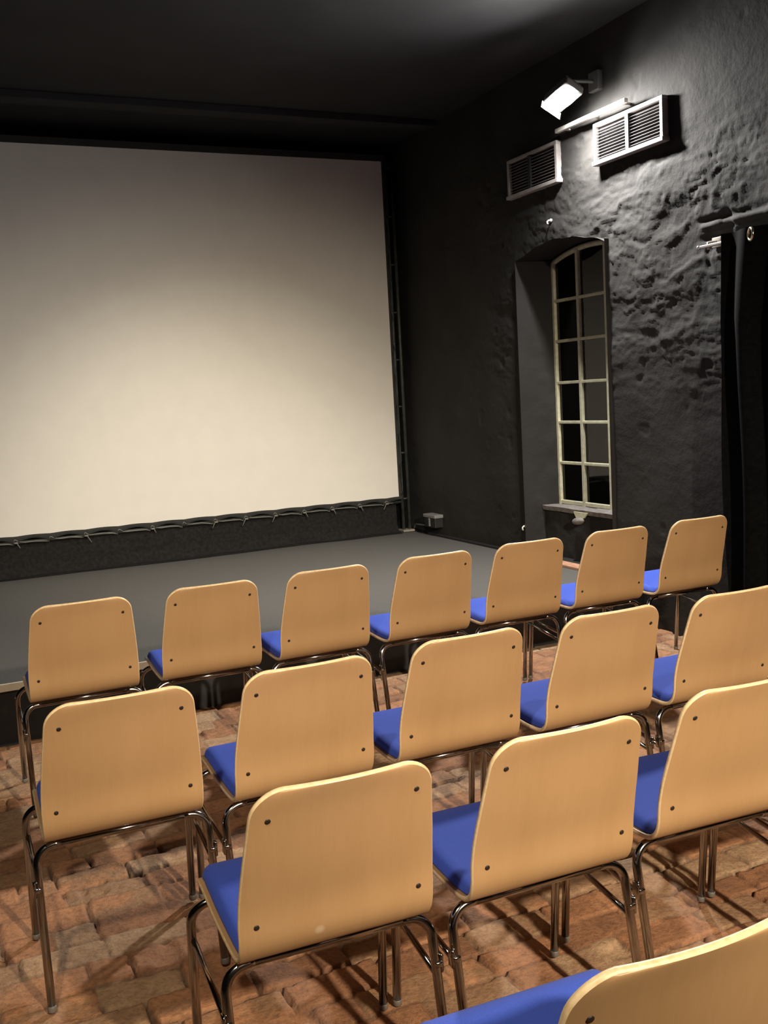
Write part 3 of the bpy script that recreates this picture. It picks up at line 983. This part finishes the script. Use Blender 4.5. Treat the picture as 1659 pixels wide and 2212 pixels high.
def make_cushion():
    s0, s1 = S_BEND - 0.005, LEN - 0.012
    ss = [s0 + (s1 - s0) * (0.5 - 0.5 * math.cos(PI * t)) for t in np.linspace(0, 1, 40)]
    us = [math.sin(PI / 2 * t) for t in np.linspace(-1, 1, 22)]
    bm = bmesh.new()
    lo, hi = [], []
    for s in ss:
        p, n = prof_frame(s); w = halfw(s) - 0.009
        e = min(s - s0, s1 - s)
        if s - s0 < 0.045: w -= 0.03 - math.sqrt(max(0.03 ** 2 - max(0, (0.03 - (s - s0))) ** 2, 0))
        if s > LEN - 0.07: w = min(w, halfw(s) - 0.010)
        te = 1 - max(0, 1 - e / 0.022) ** 2.2
        r0, r1 = [], []
        for u in us:
            du = (1 - abs(u)) * w
            tu = 1 - max(0, 1 - du / 0.020) ** 2.2
            q = p + n * (TH + 0.0008)
            t = 0.0035 + 0.0215 * min(te, 1) * min(tu, 1)
            q2 = p + n * (TH + 0.0008 + t)
            r0.append(bm.verts.new((u * w, q.y + lateral(s, u), q.z)))
            r1.append(bm.verts.new((u * w, q2.y + lateral(s, u), q2.z)))
        lo.append(r0); hi.append(r1)
    for i in range(len(ss) - 1):
        for k in range(len(us) - 1):
            bm.faces.new((lo[i][k], lo[i + 1][k], lo[i + 1][k + 1], lo[i][k + 1]))
            bm.faces.new((hi[i][k], hi[i + 1][k], hi[i + 1][k + 1], hi[i][k + 1]))
        for k in (0, len(us) - 1):
            bm.faces.new((lo[i][k], lo[i + 1][k], hi[i + 1][k], hi[i][k]))
    for i in (0, len(ss) - 1):
        for k in range(len(us) - 1):
            bm.faces.new((lo[i][k], lo[i][k + 1], hi[i][k + 1], hi[i][k]))
    return bm

TR_ = 0.011
RX, FX = 0.231, 0.236
RY0, RYT = 0.000, 0.082
FY0, FYT = 0.412, 0.376
ZB_R, ZB_F = 0.4165, 0.4180
def leg_path(s, front):
    if front:
        top = (s * 0.165, FYT - 0.004, ZB_F); cor = (s * FX, FYT, ZB_F - 0.003); foot = (s * FX, FY0, 0.006)
    else:
        top = (s * 0.165, RYT + 0.002, ZB_R); cor = (s * RX, RYT, ZB_R - 0.003); foot = (s * RX, RY0, 0.006)
    return [Vector(top)] + fillet(top, cor, foot, 0.052, 10) + [Vector(foot)]

def make_chair(name, label, shell_mat=None):
    t = thing(name, label, 'chair', group='beech chairs with blue seats in rows')
    obj('seat_shell', make_shell(), [shell_mat or M['beech'], M['edge']], t)
    obj('seat_cushion', make_cushion(), M['fabric'], t)
    for z, a in ((0.768, 0.154), (0.53, 0.1745)):
        s = next(q for q in np.linspace(0, LEN, 1200) if prof_at(q).z < z)
        p, n = prof_frame(s)
        for sg in (-1, 1):
            bm = bmesh.new()
            y = p.y + lateral(s, sg * a / halfw(s))
            c = Vector((sg * a, y, p.z))
            tube(bm, [c + n * 0.004, c - n * 0.0012, c - n * 0.0018], [0.0058, 0.0058, 0.0045], 12)
            obj('screw', bm, M['screw'], t)
    for front in (False, True):
        for sg in (-1, 1):
            bm = bmesh.new()
            lp = leg_path(sg, front)
            tube(bm, lp, TR_, 14)
            lg = obj('leg', bm, M['chrome'], t)
            bm = bmesh.new()
            d = (lp[-1] - lp[-2]).normalized()
            tube(bm, [lp[-1] - d * 0.012, lp[-1] - d * 0.010, lp[-1] + d * 0.002, lp[-1] + d * 0.005], [0.0114, 0.0122, 0.0122, 0.0105], 14)
            obj('foot_cap', bm, M['foot'], lg)
    for nm, y, z in (('rear_crossbar', RYT + 0.002, ZB_R), ('front_crossbar', FYT - 0.004, ZB_F)):
        bm = bmesh.new()
        tube(bm, [(-0.165, y, z), (0.165, y, z)], TR_, 14)
        obj(nm, bm, M['chrome'], t)
    for sg in (-1, 1):
        bm = bmesh.new()
        tube(bm, [(sg * (RX - 0.003), 0.058, 0.292), (sg * (FX - 0.003), 0.384, 0.332)], 0.0075, 10)
        obj('side_rail', bm, M['chrome'], t)
        bm = bmesh.new()
        yb, zb = 0.062, 0.312
        x0, x1 = sorted((sg * (RX + 0.007), sg * (RX + 0.0155)))
        box(bm, x0, x1, yb - 0.012, yb + 0.012, zb - 0.022, zb + 0.022, 0.004)
        x0, x1 = sorted((sg * (RX - 0.006), sg * (RX + 0.012)))
        box(bm, x0, x1, yb - 0.015, yb + 0.015, zb - 0.007, zb + 0.007, 0.003)
        obj('linking_bracket', bm, M['chrome'], t)
    return t

def copy_tree(o, parent=None):
    c = o.copy(); COL.objects.link(c)
    c.parent = parent
    for ch in list(o.children): copy_tree(ch, c)
    return c

A_ = 'front row before the stage'
chairs = [
    ((0.522, 3.997, -0.012), 'beech chair with blue seat at the left end of the ' + A_),
    ((1.037, 3.994, -0.011), 'beech chair, second from the left in the ' + A_),
    ((1.546, 4.003, 0.012), 'beech chair, third from the left in the ' + A_),
    ((2.065, 4.007, 0.014), 'beech chair in the middle of the ' + A_),
    ((2.58, 4.023, -0.014), 'beech chair, third from the right in the ' + A_),
    ((3.102, 4.036, -0.010), 'beech chair, second from the right in the ' + A_),
    ((3.631, 4.042, -0.005), 'beech chair at the right end of the front row, against the black curtain'),
    ((0.414, 2.619, -0.023), 'beech chair at the left end of the second row, open brick floor beside it'),
    ((0.923, 2.605, -0.005), 'beech chair, second from the left in the second row'),
    ((1.438, 2.62, -0.014), 'beech chair, third from the left in the second row'),
    ((1.955, 2.608, -0.017), 'beech chair, fourth from the left in the second row'),
    ((2.462, 2.590, -0.022), 'beech chair, fifth in the second row, its back cut by the picture edge'),
    ((2.975, 2.580, -0.022), 'beech chair at the right of the second row, only a sliver of blue seat showing'),
    ((0.688, 1.801, -0.040), 'large near beech chair at the left end of the third row with pale scuff'),
    ((1.2, 1.781, -0.035), 'beech chair, second from the left in the third row'),
    ((1.732, 1.806, -0.054), 'beech chair, third in the third row, cut by the right picture edge'),
    ((2.252, 1.790, -0.045), 'beech chair beyond the picture edge, only its legs showing in the third row'),
    ((0.845, 1.018, -0.045), 'nearest beech chair in the bottom right corner, mostly out of the picture'),
]
proto = None
for i, ((x, y, rz), lab) in enumerate(chairs):
    if proto is None:
        proto = make_chair('stacking_chair', lab); c = proto
    else:
        c = copy_tree(proto)
    c.location = (x, y, 0); c.rotation_euler = (0, 0, rz)
    c['label'] = lab
    if 'scuff' in lab:
        sh = next(k for k in c.children if k.name.startswith('seat_shell'))
        sh.data = sh.data.copy(); sh.data.materials[0] = M['beech_scuffed']

# ------------------------------------------------------------------ light
def spot(name, loc, target, power, col, angle, blend, size):
    L = bpy.data.lights.new(name, 'SPOT')
    L.energy = power; L.color = col; L.spot_size = math.radians(angle); L.spot_blend = blend; L.shadow_soft_size = size
    o = bpy.data.objects.new(name, L); COL.objects.link(o)
    o.location = loc
    o.rotation_euler = (Vector(target) - Vector(loc)).to_track_quat('-Z', 'Y').to_euler()
    return o
WARM = (1.0, 0.86, 0.66)
spot('stage_spot', (1.8, 3.1, 3.5), (2.3, 8.2, 0.20), 500, (1.0, 0.89, 0.72), 50, 0.9, 0.06)
spot('ceiling_spot_behind', (1.5, -2.3, 3.3), (2.1, 4.3, 0.35), 1700, WARM, 52, 0.8, 0.08)
spot('ceiling_spot_overhead', (-0.5, 0.3, 3.4), (1.3, 2.6, 0.4), 260, WARM, 80, 0.8, 0.07)

w = bpy.data.worlds.new('night')
scn.world = w
w.use_nodes = True
w.node_tree.nodes['Background'].inputs[0].default_value = (0.5, 0.5, 0.55, 1)
w.node_tree.nodes['Background'].inputs[1].default_value = 0.004

scn.view_settings.view_transform = 'Standard'
scn.view_settings.look = 'None'
scn.view_settings.exposure = 0.0
scn.view_settings.gamma = 1.0
